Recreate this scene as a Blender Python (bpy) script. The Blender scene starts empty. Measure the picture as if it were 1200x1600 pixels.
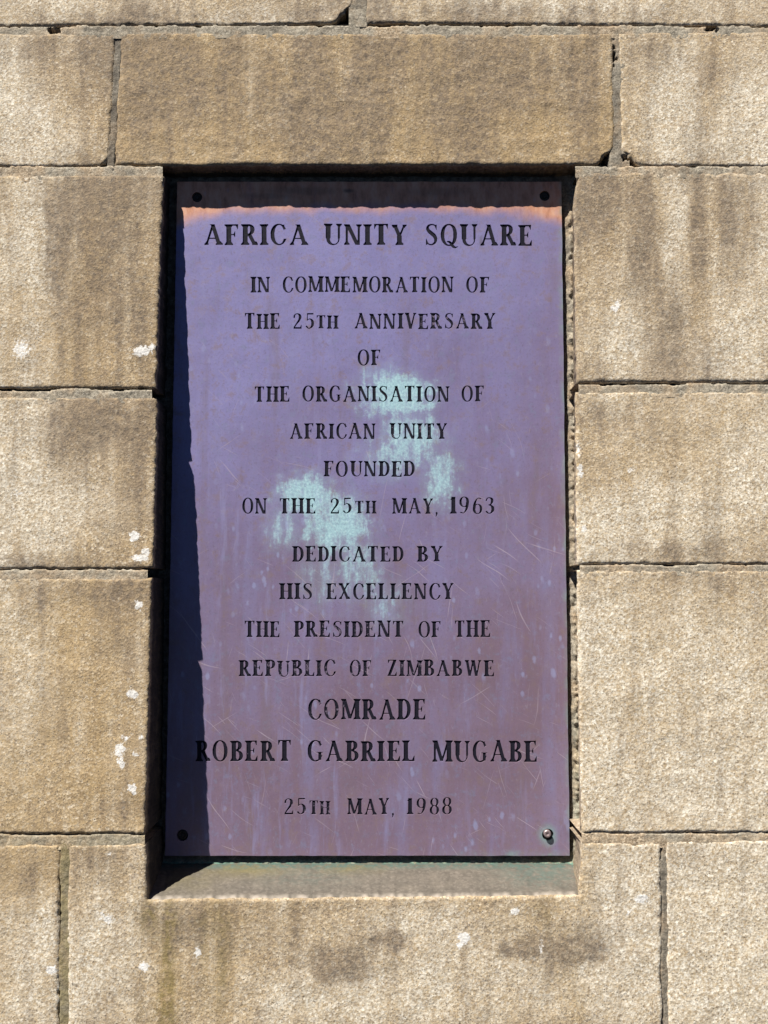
import bpy, math, random
import numpy as np
from mathutils import Vector, Matrix

random.seed(7)
RNG = np.random.RandomState(11)

# ------------------------------------------------------------------ camera, sky, sun, exposure
TILT = math.radians(4.75)          # the plaque leans back by this much, the battered wall a little more
DIST = 1.65                        # camera to plaque, metres
FPX = 1650.0                       # focal length in photo pixels (1200 x 1600)
EYE = 1.62
SUN_LOCAL = Vector((0.88, 1.0, -1.95)).normalized()     # direction of travel, in the plaque's own frame
SUN_STRENGTH = 5.0
SKY_STRENGTH = 0.05
EXPOSURE = 0.68

scene = bpy.context.scene
col = scene.collection
ROT = Matrix.Rotation(-TILT, 4, 'X')

cam = bpy.data.cameras.new('camera')
cam_o = bpy.data.objects.new('camera', cam)
col.objects.link(cam_o)
cam.sensor_fit = 'VERTICAL'
cam.sensor_height = 24.0
cam.lens = 24.0 * FPX / 1600.0
cam.clip_start = 0.02
cam.clip_end = 200
cam_o.location = (0, -DIST, EYE)
cam_o.rotation_euler = (math.radians(90), 0, 0)
scene.camera = cam_o

sun_dir = (ROT.to_3x3() @ SUN_LOCAL).normalized()
to_sun = -sun_dir
world = bpy.data.worlds.new('World')
scene.world = world
world.use_nodes = True
wn = world.node_tree
wn.nodes.clear()
w_out = wn.nodes.new('ShaderNodeOutputWorld')
w_bg = wn.nodes.new('ShaderNodeBackground')
w_sky = wn.nodes.new('ShaderNodeTexSky')
w_sky.sky_type = 'NISHITA'
w_sky.sun_disc = False
w_sky.sun_elevation = math.asin(to_sun.z)
w_sky.sun_rotation = math.atan2(to_sun.x, to_sun.y)
w_sky.altitude = 1490
w_sky.air_density = 0.2
w_sky.dust_density = 0.1
w_sky.ozone_density = 2.0
w_bg.inputs['Strength'].default_value = SKY_STRENGTH
wn.links.new(w_sky.outputs[0], w_bg.inputs[0])
wn.links.new(w_bg.outputs[0], w_out.inputs[0])

sun = bpy.data.lights.new('sun', 'SUN')
sun.energy = SUN_STRENGTH
sun.angle = math.radians(0.5)
sun.color = (1.0, 0.94, 0.84)
sun_o = bpy.data.objects.new('sun', sun)
sun_o.rotation_euler = sun_dir.to_track_quat('-Z', 'Y').to_euler()
sun_o.location = (-2, -3, 6)
col.objects.link(sun_o)

vs = scene.view_settings
vs.view_transform = 'Standard'
vs.look = 'None'
vs.gamma = 1.0
vs.exposure = EXPOSURE
vs.use_curve_mapping = False
scene.render.engine = 'CYCLES'

# ------------------------------------------------------------------ measuring: pixel of the photo -> point on a real plane
CP, SP = math.cos(TILT), math.sin(TILT)
CAM = np.array([0.0, -DIST * CP, -DIST * SP])
D0, KB = 0.0680, 0.0670            # wall face stands D0 proud of the plaque, more towards its foot

def rays(px, py):
    a = (np.asarray(px, float) - 600.0) / FPX
    v = (800.0 - np.asarray(py, float)) / FPX
    return a, CP - v * SP, SP + v * CP

def on_plaque(px, py, y=0.0):
    rx, ry, rz = rays(px, py)
    t = (y - CAM[1]) / ry
    return np.stack([CAM[0] + t * rx, np.zeros_like(t) + y, CAM[2] + t * rz], -1)

def on_wall(px, py):
    rx, ry, rz = rays(px, py)
    t = (-D0 + KB * CAM[2] - CAM[1]) / (ry - KB * rz)
    return np.stack([CAM[0] + t * rx, CAM[1] + t * ry, CAM[2] + t * rz], -1)

WN = np.array([0.0, -1.0, KB]); WN /= np.linalg.norm(WN)

# ------------------------------------------------------------------ numpy noise
_P = RNG.permutation(4096)
_G = RNG.uniform(0, 2 * math.pi, 4096)
def gnoise(x, y, seed=0):
    x = np.asarray(x, float) + seed * 37.31; y = np.asarray(y, float) + seed * 91.77
    xi = np.floor(x).astype(int); yi = np.floor(y).astype(int)
    xf = x - xi; yf = y - yi
    u = xf**3 * (xf * (xf * 6 - 15) + 10); v = yf**3 * (yf * (yf * 6 - 15) + 10)
    def g(ix, iy, dx, dy):
        h = _G[(_P[ix & 4095] + iy) & 4095]
        h = _G[(_P[(_P[ix & 4095] + iy) & 4095]) & 4095]
        return np.cos(h) * dx + np.sin(h) * dy
    a = g(xi, yi, xf, yf); b = g(xi + 1, yi, xf - 1, yf)
    c = g(xi, yi + 1, xf, yf - 1); d = g(xi + 1, yi + 1, xf - 1, yf - 1)
    return 1.5 * ((a * (1 - u) + b * u) * (1 - v) + (c * (1 - u) + d * u) * v)

def fbm(x, y, seed=0, octaves=3):
    s = 0; a = 1.0; f = 1.0; n = 0
    for k in range(octaves):
        s = s + a * gnoise(x * f, y * f, seed + k * 3); n += a; a *= 0.5; f *= 2.03
    return s / n

def smooth(x, a, b):
    t = np.clip((x - a) / (b - a), 0, 1)
    return t * t * (3 - 2 * t)

# ------------------------------------------------------------------ node helpers
class NT:
    def __init__(self, name):
        self.m = bpy.data.materials.new(name)
        self.m.use_nodes = True
        self.t = self.m.node_tree
        self.t.nodes.clear()
        self.out = self.n('ShaderNodeOutputMaterial')
        self.p = self.n('ShaderNodeBsdfPrincipled')
        self.l(self.p.outputs[0], self.out.inputs[0])
    def n(self, k, **kw):
        o = self.t.nodes.new(k)
        for a, b in kw.items(): setattr(o, a, b)
        return o
    def l(self, a, b): self.t.links.new(a, b)
    def put(self, sock, v):
        if isinstance(v, (int, float)): sock.default_value = v
        elif isinstance(v, tuple): sock.default_value = v if len(v) == len(sock.default_value) else (*v, 1.0)
        else: self.l(v, sock)
    def math(self, op, a, b=0.0, c=0.0, clamp=False):
        o = self.n('ShaderNodeMath', operation=op, use_clamp=clamp)
        for i, v in enumerate((a, b, c)): self.put(o.inputs[i], v)
        return o.outputs[0]
    def mix(self, f, a, b, blend='MIX'):
        o = self.n('ShaderNodeMix', data_type='RGBA', blend_type=blend)
        o.clamp_factor = True
        self.put(o.inputs[0], f); self.put(o.inputs[6], a); self.put(o.inputs[7], b)
        return o.outputs[2]
    def step(self, v, a, b, lo=0.0, hi=1.0):
        o = self.n('ShaderNodeMapRange', interpolation_type='SMOOTHSTEP')
        self.put(o.inputs[0], v); self.put(o.inputs[1], a); self.put(o.inputs[2], b)
        self.put(o.inputs[3], lo); self.put(o.inputs[4], hi)
        return o.outputs[0]
    def coord(self): return self.n('ShaderNodeTexCoord').outputs['Object']
    def map(self, v, scale=(1, 1, 1), loc=(0, 0, 0), rot=(0, 0, 0)):
        o = self.n('ShaderNodeMapping')
        self.l(v, o.inputs[0])
        o.inputs['Location'].default_value = loc
        o.inputs['Rotation'].default_value = rot
        o.inputs['Scale'].default_value = scale
        return o.outputs[0]
    def noise(self, v, scale, detail=3.0, rough=0.55):
        o = self.n('ShaderNodeTexNoise')
        self.l(v, o.inputs['Vector']); o.inputs['Scale'].default_value = scale
        o.inputs['Detail'].default_value = detail; o.inputs['Roughness'].default_value = rough
        return o.outputs['Fac']
    def vor(self, v, scale, feature='F1'):
        o = self.n('ShaderNodeTexVoronoi', feature=feature)
        self.l(v, o.inputs['Vector']); o.inputs['Scale'].default_value = scale
        return o
    def ramp(self, f, stops):
        o = self.n('ShaderNodeValToRGB')
        self.l(f, o.inputs[0])
        e = o.color_ramp.elements
        while len(e) < len(stops): e.new(0.5)
        for el, (pos, c) in zip(e, stops): el.position = pos; el.color = (*c, 1.0)
        return o.outputs[0]
    def attr(self, name):
        o = self.n('ShaderNodeAttribute'); o.attribute_name = name
        return o.outputs['Fac']
    def bump(self, h, strength, dist, prev=None):
        o = self.n('ShaderNodeBump')
        o.inputs['Strength'].default_value = strength; o.inputs['Distance'].default_value = dist
        self.l(h, o.inputs['Height'])
        if prev is not None: self.l(prev, o.inputs['Normal'])
        return o.outputs[0]

def sep(nt, v):
    o = nt.n('ShaderNodeSeparateColor'); nt.l(v, o.inputs[0]); return o.outputs

# ------------------------------------------------------------------ materials
def stone_material():
    nt = NT('pale_granite')
    c = nt.coord()
    wob = nt.noise(c, 180, 2)
    grain = nt.vor(c, 265)
    g = sep(nt, grain.outputs['Color'])
    gcol = nt.ramp(g[0], [(0.0, (0.15, 0.115, 0.09)), (0.14, (0.29, 0.215, 0.145)), (0.42, (0.41, 0.31, 0.19)),
                          (0.68, (0.52, 0.385, 0.22)), (0.85, (0.66, 0.55, 0.395)), (1.0, (0.88, 0.81, 0.69))])
    tone = nt.noise(c, 22, 5, 0.62)
    tcol = nt.ramp(tone, [(0.25, (0.31, 0.235, 0.165)), (0.5, (0.42, 0.32, 0.205)), (0.75, (0.53, 0.44, 0.31))])
    g2 = nt.vor(c, 470)
    gcol = nt.mix(nt.step(sep(nt, g2.outputs['Color'])[0], 0.3, 0.9, 0.0, 0.85), gcol, nt.ramp(sep(nt, g2.outputs['Color'])[1], [(0.0, (0.085, 0.068, 0.06)), (0.28, (0.30, 0.24, 0.18)), (0.65, (0.55, 0.40, 0.21)), (1.0, (0.93, 0.84, 0.67))]))
    base = nt.mix(0.28, gcol, tcol)
    # ochre and pinkish-grey drifts in the stone
    drift = nt.noise(nt.map(c, (1, 1, 1), (3.1, 0, 1.7)), 7, 4)
    base = nt.mix(nt.step(drift, 0.5, 0.72, 0, 0.5), base, (0.42, 0.345, 0.26))
    base = nt.mix(nt.math('MULTIPLY', nt.attr('warm'), 0.5), base, nt.mix(g[1], (0.34, 0.225, 0.09), (0.50, 0.345, 0.15)))
    pale = nt.math('MULTIPLY', nt.attr('pale'), nt.step(nt.noise(c, 240, 4, .7), 0.3, 0.68), clamp=True)
    base = nt.mix(pale, base, nt.mix(g[2], (0.58, 0.505, 0.385), (0.96, 0.92, 0.82)))
    # small dark minerals and pits
    speck = nt.vor(c, 330)
    sp = nt.math('MULTIPLY', nt.step(speck.outputs['Distance'], 0.42, 0.2), nt.step(sep(nt, speck.outputs['Color'])[0], 0.80, 0.86))
    base = nt.mix(nt.math('MULTIPLY', sp, 0.75), base, (0.11, 0.085, 0.07))
    # grime and weathering streaks, then shade painted onto the left reveals
    gr = nt.attr('grime')
    grn = nt.math('MULTIPLY', gr, nt.step(nt.noise(c, 110, 6, 0.75), 0.28, 0.62, 0.4, 1.0), clamp=True)
    base = nt.mix(nt.math('MULTIPLY', grn, 0.85), base, nt.mix(g[1], (0.115, 0.093, 0.078), (0.245, 0.185, 0.13)))
    base = nt.mix(nt.math('MULTIPLY', nt.attr('reveal_shade'), nt.step(nt.noise(c, 60, 4), .2, .6, .7, .96)), base, (0.022, 0.019, 0.018))
    ms = nt.math('MULTIPLY', nt.attr('moss'), nt.step(nt.noise(c, 120, 4), 0.3, 0.6), clamp=True)
    base = nt.mix(nt.math('MULTIPLY', ms, 0.75), base, nt.mix(g[1], (0.17, 0.13, 0.045), (0.27, 0.21, 0.085)))
    # white splashes, ragged edge
    wm = nt.math('ADD', nt.attr('white'), nt.math('MULTIPLY', nt.math('SUBTRACT', nt.noise(c, 260, 4, 0.7), 0.5), 1.5))
    wm = nt.step(wm, 0.42, 0.58)
    wm = nt.math('MULTIPLY', wm, nt.step(nt.attr('white'), 0.05, 0.16))
    base = nt.mix(nt.math('MULTIPLY', wm, 0.9), base, nt.mix(g[0], (0.62, 0.61, 0.59), (0.90, 0.89, 0.88)))
    nt.put(nt.p.inputs['Base Color'], base)
    nt.put(nt.p.inputs['Roughness'], 0.86)
    nt.p.inputs['Specular IOR Level'].default_value = 0.35
    b1 = nt.bump(nt.noise(c, 420, 3, 0.75), 0.5, 0.0018)
    b2 = nt.bump(grain.outputs['Distance'], 0.35, 0.0012, b1)
    nt.l(b2, nt.p.inputs['Normal'])
    return nt.m

def mortar_material():
    nt = NT('grey_mortar')
    c = nt.coord()
    n1 = nt.noise(c, 45, 5, 0.65)
    base = nt.ramp(n1, [(0.25, (0.20, 0.18, 0.145)), (0.5, (0.34, 0.305, 0.245)), (0.78, (0.50, 0.455, 0.375))])
    v = nt.vor(c, 420)
    base = nt.mix(0.45, base, nt.ramp(sep(nt, v.outputs['Color'])[0], [(0, (0.08, 0.07, 0.06)), (0.5, (0.29, 0.255, 0.19)), (1, (0.66, 0.60, 0.50))]))
    base = nt.mix(nt.step(nt.noise(c, 18, 4, .65), 0.42, 0.62, 0, 0.85), base, nt.ramp(sep(nt, v.outputs['Color'])[1], [(0, (0.25, 0.185, 0.12)), (0.5, (0.42, 0.31, 0.20)), (1, (0.6, 0.5, 0.37))]))
    base = nt.mix(nt.math('MULTIPLY', nt.attr('moss'), nt.step(n1, 0.25, 0.6, 0.3, 0.95)), base, (0.24, 0.20, 0.085))
    base = nt.mix(nt.math('MULTIPLY', nt.attr('green'), nt.step(nt.noise(c, 150, 4), 0.3, 0.6, 0.3, 1.0)), base, (0.10, 0.24, 0.19))
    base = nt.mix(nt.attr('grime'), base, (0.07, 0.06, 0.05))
    nt.put(nt.p.inputs['Base Color'], base)
    nt.put(nt.p.inputs['Roughness'], 0.92)
    nt.l(nt.bump(nt.noise(c, 350, 4, 0.7), 0.7, 0.002), nt.p.inputs['Normal'])
    return nt.m

def sill_material():
    nt = NT('smooth_sill_stone')
    c = nt.coord()
    n1 = nt.noise(c, 30, 5, 0.6)
    base = nt.ramp(n1, [(0.25, (0.095, 0.085, 0.072)), (0.5, (0.13, 0.115, 0.097)), (0.78, (0.19, 0.165, 0.135))])
    v = nt.vor(c, 260)
    base = nt.mix(0.22, base, nt.ramp(sep(nt, v.outputs['Color'])[0], [(0, (0.06, 0.05, 0.04)), (0.6, (0.15, 0.13, 0.1)), (1, (0.3, 0.26, 0.22))]))
    base = nt.mix(nt.math('MULTIPLY', nt.attr('moss'), nt.step(n1, 0.3, 0.6, 0.2, 0.8)), base, (0.16, 0.135, 0.04))
    base = nt.mix(nt.math('MULTIPLY', nt.attr('green'), nt.step(nt.noise(c, 110, 4), 0.35, 0.6, 0.15, 0.9)), base, (0.075, 0.125, 0.11))
    base = nt.mix(nt.attr('pale'), base, (0.42, 0.37, 0.32))
    nt.put(nt.p.inputs['Base Color'], base)
    nt.put(nt.p.inputs['Roughness'], 0.75)
    nt.l(nt.bump(nt.noise(c, 300, 3, 0.6), 0.3, 0.0012), nt.p.inputs['Normal'])
    return nt.m

STONE, MORTAR, SILL = stone_material(), mortar_material(), sill_material()

# ------------------------------------------------------------------ object helpers
def empty(name, loc):
    o = bpy.data.objects.new(name, None)
    o.empty_display_size = 0.1
    col.objects.link(o)
    o.location = Vector((0, 0, EYE)) + ROT.to_3x3() @ Vector(loc)
    o.rotation_euler = (-TILT, 0, 0)
    return o

def mesh_obj(name, verts, faces, mat, parent, base, attrs=None, smooth_mask=None):
    verts = np.asarray(verts, float) - np.asarray(base)
    me = bpy.data.meshes.new(name)
    if isinstance(faces, np.ndarray):
        nf = len(faces)
        me.vertices.add(len(verts)); me.vertices.foreach_set('co', verts.ravel())
        me.loops.add(nf * 4); me.loops.foreach_set('vertex_index', faces.ravel().astype(np.int32))
        me.polygons.add(nf)
        me.polygons.foreach_set('loop_start', np.arange(0, nf * 4, 4, dtype=np.int32))
        me.polygons.foreach_set('loop_total', np.full(nf, 4, dtype=np.int32))
    else:
        me.from_pydata(verts.tolist(), [], faces)
    me.update(calc_edges=True)
    if smooth_mask is not None:
        me.polygons.foreach_set('use_smooth', np.asarray(smooth_mask, dtype=bool))
    for k, a in (attrs or {}).items():
        at = me.attributes.new(k, 'FLOAT', 'POINT')
        at.data.foreach_set('value', np.asarray(a, dtype=np.float32))
    me.materials.append(mat)
    me.validate()
    o = bpy.data.objects.new(name, me)
    col.objects.link(o)
    o.parent = parent
    return o

# ------------------------------------------------------------------ weathering, in photo coordinates on the wall face
def ell(x, y, cx, cy, rx, ry, p=1.0):
    return np.exp(-(((x - cx) / rx) ** 2 + ((y - cy) / ry) ** 2) * p)

SPLATS = [(32, 545, 20, 22, .62), (60, 520, 14, 20, .4), (222, 549, 15, 8, 1.0), (238, 543, 6, 9, .9), (210, 838, 8, 8, 1.1), (219, 872, 13, 6, 1.0),
          (228, 862, 7, 7, .9), (216, 946, 7, 8, .85), (207, 1084, 8, 6.5, 1.1), (186, 1172, 8, 11, 1.0), (190, 1192, 6, 10, 1.0), (197, 1154, 9, 8, .6),
          (212, 1178, 9, 9, .55), (221, 1152, 5, 4, .8), (207, 1233, 7, 9, 1.0), (225, 1510, 9, 9, .85), (80, 1516, 12, 8, .9), (168, 1436, 14, 9, .7),
          (158, 1428, 8, 6, .6), (725, 1466, 9, 9, 1.15), (719, 1476, 6, 7, 1.0), (805, 1424, 8, 7, .85), (1002, 1404, 10, 8, .95), (982, 1426, 7, 6, .6),
          (962, 482, 8, 6, .85), (965, 474, 4, 8, .7), (907, 735, 5, 12, .8), (904, 700, 4, 22, .55), (985, 735, 7, 8, .6), (309, 1488, 5, 9, .8), (845, 1480, 5, 18, .55),
          (911, 826, 8, 6, .6), (1110, 1455, 4, 4, .6), (256, 1338, 3, 3, .6), (170, 1334, 6, 4, .6), (30, 770, 22, 14, .4), (50, 1440, 14, 10, .35), (1175, 925, 4, 4, .7)]
GRIME = [(330, 150, 170, 60, .35), (490, 150, 34, 120, .9), (540, 200, 60, 40, .6), (585, 110, 22, 120, 1.1), (610, 90, 50, 40, .6), (735, 140, 34, 110, .8), (800, 100, 40, 60, .7), (690, 190, 26, 60, .5), (225, 120, 30, 100, .8), (380, 90, 40, 40, .5), (910, 150, 26, 90, .6), (850, 110, 70, 60, .4), (250, 95, 60, 45, .4),
         (60, 75, 100, 30, .45), (150, 90, 40, 60, .3), (1010, 80, 40, 40, .35), (1100, 110, 50, 30, .3),
         (110, 330, 40, 60, .75), (165, 330, 50, 70, .55), (190, 430, 50, 110, .5), (110, 450, 35, 120, .35), (230, 300, 22, 25, .5),
         (170, 655, 75, 40, .8), (110, 690, 50, 40, .45), (215, 720, 25, 60, .4), (60, 880, 90, 14, .45), (200, 920, 45, 28, .5), (90, 925, 100, 25, .3), (200, 1000, 40, 90, .25),
         (190, 1262, 45, 18, .4), (150, 1345, 40, 25, .45), (50, 1370, 40, 40, .3),
         (960, 300, 60, 35, .6), (920, 330, 30, 60, .35), (1090, 300, 22, 140, .55), (1000, 420, 26, 130, .35), (1040, 500, 25, 100, .35), (1150, 330, 25, 90, .35), (1090, 570, 40, 40, .35), (940, 585, 40, 18, .3),
         (960, 650, 50, 25, .3), (1060, 860, 110, 16, .3), (1090, 905, 70, 25, .3),
         (260, 1440, 40, 40, .5), (330, 1450, 50, 50, .4), (440, 1450, 40, 45, .25), (530, 1510, 42, 26, 1.1), (610, 1475, 24, 11, 1.3), (810, 1478, 30, 13, 1.4),
         (905, 1478, 32, 20, 1.6), (870, 1500, 40, 20, .4), (1080, 1340, 40, 25, .3), (800, 20, 300, 14, .3), (530, 18, 40, 20, .4), (200, 25, 250, 10, .25)]
PALE = [(20, 160, 40, 70, 1.0), (60, 220, 60, 40, .5), (45, 390, 45, 160, .65), (20, 700, 60, 120, .55), (40, 800, 60, 70, .5), (120, 780, 60, 60, .3), (20, 1000, 60, 200, .35),
        (1050, 170, 40, 80, .6), (1180, 180, 60, 70, .6), (1150, 230, 120, 25, .4), (1180, 450, 50, 160, .5), (1055, 400, 16, 130, .55), (1120, 540, 30, 60, .5), (985, 500, 40, 80, .4), (940, 560, 35, 60, .3),
        (950, 830, 60, 50, .65), (1080, 790, 110, 60, .45), (1180, 720, 60, 80, .4), (930, 980, 50, 80, .5), (1100, 1080, 160, 160, .45), (930, 1200, 50, 80, .55), (1100, 1230, 120, 50, .4),
        (990, 1450, 60, 130, .9), (1120, 1480, 120, 130, .85), (1170, 1380, 60, 60, .5), (700, 1540, 160, 70, .5), (500, 1570, 120, 40, .4), (650, 1440, 100, 30, .3),
        (60, 1560, 70, 90, .45), (150, 1500, 60, 90, .5), (50, 1450, 50, 40, .4), (900, 10, 250, 20, .35), (100, 8, 130, 20, .35), (400, 25, 120, 14, .3)]
WARM = [(300, 110, 110, 60, .5), (330, 200, 150, 50, .45), (680, 110, 60, 60, .45), (800, 200, 150, 50, .4), (650, 215, 100, 40, .4), (130, 440, 40, 150, .45), (90, 560, 80, 50, .4), (100, 1150, 120, 200, .35), (60, 950, 80, 60, .3),
        (265, 1520, 22, 110, .95), (340, 1500, 26, 120, .7), (400, 1420, 80, 30, .4), (1050, 460, 120, 60, .25), (1060, 740, 100, 60, .3), (1040, 1000, 120, 80, .3), (1150, 640, 60, 30, .3), (40, 1360, 60, 60, .4)]
MOSS = [(262, 1530, 14, 110, 1.5), (335, 1500, 20, 120, .7), (240, 1430, 28, 30, .8), (330, 1440, 80, 18, .25), (850, 1430, 60, 40, .3), (900, 1560, 18, 80, .3), (250, 1580, 30, 40, .6)]

def wear(x, y, seed):
    w1 = 16 * fbm(x / 60, y / 60, 5, 3); w2 = 16 * fbm(x / 60, y / 60, 9, 3)
    xs, ys = x + w1, y + w2 * 1.5
    def field(lst):
        s = 0
        for cx, cy, rx, ry, a in lst: s = s + a * ell(xs, ys, cx, cy, rx, ry)
        return s
    streak = fbm(x / 22, y / 260, 21, 3)
    inside = (x > -60) & (x < 1260) & (y > -60) & (y < 1660)
    grime = 1.9 * field(GRIME) * (0.85 + 1.0 * streak) + 0.85 * np.clip(streak - 0.04, 0, 1) + 0.06
    pale = 2.0 * field(PALE) * (0.9 + 1.0 * fbm(x / 30, y / 160, 31, 3)) + 0.7 * np.clip(-streak - 0.05, 0, 1)
    warm = field(WARM) + 0.15
    moss = field(MOSS) * (0.7 + 1.2 * np.clip(streak, -0.4, 1))
    white = 0
    xw = x + 3.0 * gnoise(x / 7, y / 7, 41); yw = y + 3.0 * gnoise(x / 7, y / 7, 43)
    for cx, cy, rx, ry, a in SPLATS: white = np.maximum(white, a * ell(xw, yw, cx, cy, rx, ry, 0.8))
    f = lambda a: np.clip(a, 0, 1)
    return {'grime': f(grime), 'pale': f(pale), 'warm': f(warm), 'moss': f(moss), 'white': f(white)}

# ------------------------------------------------------------------ the wall
wall_base = on_wall(np.array(600.), np.array(1745.))
wall_base[1] = 0.0
wall = empty('stone_wall', wall_base)
wall['label'] = 'battered wall of pale tan granite blocks with grey mortar joints around the recess'
wall['category'] = 'wall'

STEP = 2.2
def samples(a, b, lo, hi):
    """positions from a to b, fine inside the view, coarse outside it"""
    out = [a]; x = a
    while x < b - 1e-6:
        x = min(b, x + (STEP if lo - 40 < x < hi + 40 else 14.0)); out.append(x)
    if len(out) > 2 and out[-1] - out[-2] < 0.6: out.pop(-2)
    return np.array(out)

def relief(x, y, seed, rough):
    h = 1.3 * fbm(x / 60, y / 52, seed, 2) + 0.36 * rough * rough * fbm(x / 30, y / 23, seed + 50, 4)
    h = h + 0.11 * rough * rough * gnoise(x / 7.6, y / 6.9, seed + 60) + 0.19 * gnoise(x / 4.7, y / 4.7, seed + 70)
    return h

def poly_dist(x, y, poly):
    d = np.full(x.shape, 1e9)
    n = len(poly)
    for i in range(n):
        (ax, ay), (bx, by) = poly[i], poly[(i + 1) % n]
        vx, vy = bx - ax, by - ay
        t = np.clip(((x - ax) * vx + (y - ay) * vy) / (vx * vx + vy * vy), 0, 1)
        d = np.minimum(d, np.hypot(x - ax - t * vx, y - ay - t * vy))
    return d

def quad_patch(q):
    (x0, y0), (x1, y1), (x2, y2), (x3, y3) = q           # TL TR BR BL
    xs = samples(min(x0, x3), max(x1, x2), 0, 1200); ys = samples(min(y0, y1), max(y2, y3), 0, 1600)
    u = (xs - xs[0]) / (xs[-1] - xs[0]); v = (ys - ys[0]) / (ys[-1] - ys[0])
    U, V = np.meshgrid(u, v)
    X = (x0 * (1 - U) + x1 * U) * (1 - V) + (x3 * (1 - U) + x2 * U) * V
    Y = (y0 * (1 - U) + y1 * U) * (1 - V) + (y3 * (1 - U) + y2 * U) * V
    return X, Y

def grid_faces(nr, nc, off=0):
    i = np.arange(nr * nc).reshape(nr, nc) + off
    return np.stack([i[:-1, :-1], i[1:, :-1], i[1:, 1:], i[:-1, 1:]], -1).reshape(-1, 4)

TONE = {1: (.12, .15, 0), 2: (.05, .25, 0), 3: (.12, .05, 0), 4: (.30, -.2, .7), 5: (.05, .2, 0), 6: (.24, 0, .35), 7: (.14, 0, .15), 8: (.08, 0, .45), 9: (.14, .12, 0),
        10: (.06, .2, .1), 11: (.04, .25, .15), 12: (.05, .1, .35), 13: (.12, .18, .05), 14: (0, .45, 0)}     # grime, pale, warm of each block
blocks = []
def stone_block(outline, patches, seed, rough=1.0, chips=(), back=0.10, set_back=0.0, splay=(0, 0), edge_r=4.0, skip_skirt=None, raise_=0.0, crusted=0.0, shade_side='r'):
    verts, faces, smo, at = [], [], [], {k: [] for k in ('grime', 'pale', 'warm', 'moss', 'white', 'reveal_shade')}
    off = 0
    for q in patches:
        X, Y = quad_patch(q)
        nr, nc = X.shape
        d = poly_dist(X, Y, outline)
        wx = 1.5 * gnoise(X / 21, Y / 21, seed + 1) + 0.9 * gnoise(X / 7, Y / 7, seed + 2)
        wy = 1.3 * gnoise(X / 25, Y / 25, seed + 3) + 0.9 * gnoise(X / 7, Y / 7, seed + 4)
        PX, PY = X + wx, Y + wy
        for cx, cy, r, dx, dy in chips:                   # broken corners and edges
            w = np.exp(-((X - cx) ** 2 + (Y - cy) ** 2) / (r * r))
            PX = PX + dx * w; PY = PY + dy * w
        at_w = wear(PX, PY, seed)
        at_w['reveal_shade'] = 0 * X
        for k_, dv in zip(('grime', 'pale', 'warm'), TONE.get(seed, (0, 0, 0))):
            at_w[k_] = np.clip(at_w[k_] + dv * (0.75 + 1.5 * fbm(X / 48, Y / 120, seed + 77 + ord(k_[0]), 3)), 0, 1)
        r = edge_r * (0.75 + 0.9 * np.clip(fbm(X / 28, Y / 28, seed + 8, 2) + 0.3, 0, 1.2))
        q_ = np.clip(1 - d / np.maximum(r, 0.5), 0, 1)
        drop = r * 0.8 * (1 - np.sqrt(1 - 0.98 * q_ * q_))
        # worn, hollowed spots along the arrises
        drop = drop + 3.2 * np.clip(gnoise(X / 16, Y / 16, seed + 9) - 0.25, 0, 1) * np.exp(-d / 6.0)
        fade = smooth(d, -1, 7)
        h = relief(X, Y, seed + 100, rough) * (0.35 + 0.65 * fade) - drop - set_back * 1000 + raise_ + 0.35 * at_w['white'] * (at_w['white'] > .3)
        P = on_wall(PX, PY) + (h / 1000.0)[..., None] * WN
        P = P.reshape(-1, 3)
        verts.append(P); fc = grid_faces(nr, nc, off); faces.append(fc); smo.append(np.ones(len(fc), bool))
        for k in at: at[k].append(at_w[k].ravel())
        off += nr * nc
        # returns of the block, straight back into the wall
        idx = np.arange(nr * nc).reshape(nr, nc)
        sides = {'t': idx[0, ::-1], 'l': idx[:, 0], 'b': idx[-1, :], 'r': idx[::-1, -1]}
        for s, ring in sides.items():
            if skip_skirt and (patches.index(q), s) in skip_skirt: continue
            n = len(ring)
            rows = [P[ring]]
            nb = 6
            yb = back
            for k in range(1, nb + 1):
                t = k / nb
                pk = P[ring].copy()
                pk[:, 1] = P[ring][:, 1] * (1 - t) + yb * t
                jig = 0.0012 * gnoise(ring * 0.13 + k * 3.3, np.full(n, k * 1.7), seed + 12)
                if s in 'lr': pk[:, 0] += jig + t * (splay[0] if s == 'l' else splay[1])
                else: pk[:, 2] += jig
                rows.append(pk)
            R = np.concatenate(rows); verts.append(R)
            i = np.arange((nb + 1) * n).reshape(nb + 1, n) + off
            fc = np.stack([i[:-1, :-1], i[1:, :-1], i[1:, 1:], i[:-1, 1:]], -1).reshape(-1, 4)[:, ::-1]
            faces.append(fc); smo.append(np.ones(len(fc), bool))
            for k in at:
                a = at_w[k].ravel()[ring]
                at[k].append(np.concatenate([a * (1 if k != 'white' else (j == 0)) + (0.6 * min(1, j) if k == 'grime' else 0) + (crusted * min(1, j) if k == 'reveal_shade' and s == shade_side else 0) for j in range(nb + 1)]))  # returns get grime and painted shade, near black on the chosen side
            off += len(R)
    o = mesh_obj('stone_block', np.concatenate(verts), np.concatenate(faces), STONE, wall, wall_base,
                 {k: np.concatenate(v) for k, v in at.items()}, np.concatenate(smo))
    blocks.append(o)
    return o

L, Rr, T, B = -420, 1620, -185, 1745
def qblock(q, *a, **k): return stone_block(q, [q], *a, **k)

# top course
qblock([(L, T), (554, T), (553, 37), (L, 42)], 1, chips=[(553, 37, 22, -14, -16)])
qblock([(573, T), (Rr, T), (Rr, 42), (572, 36)], 2)
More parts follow.
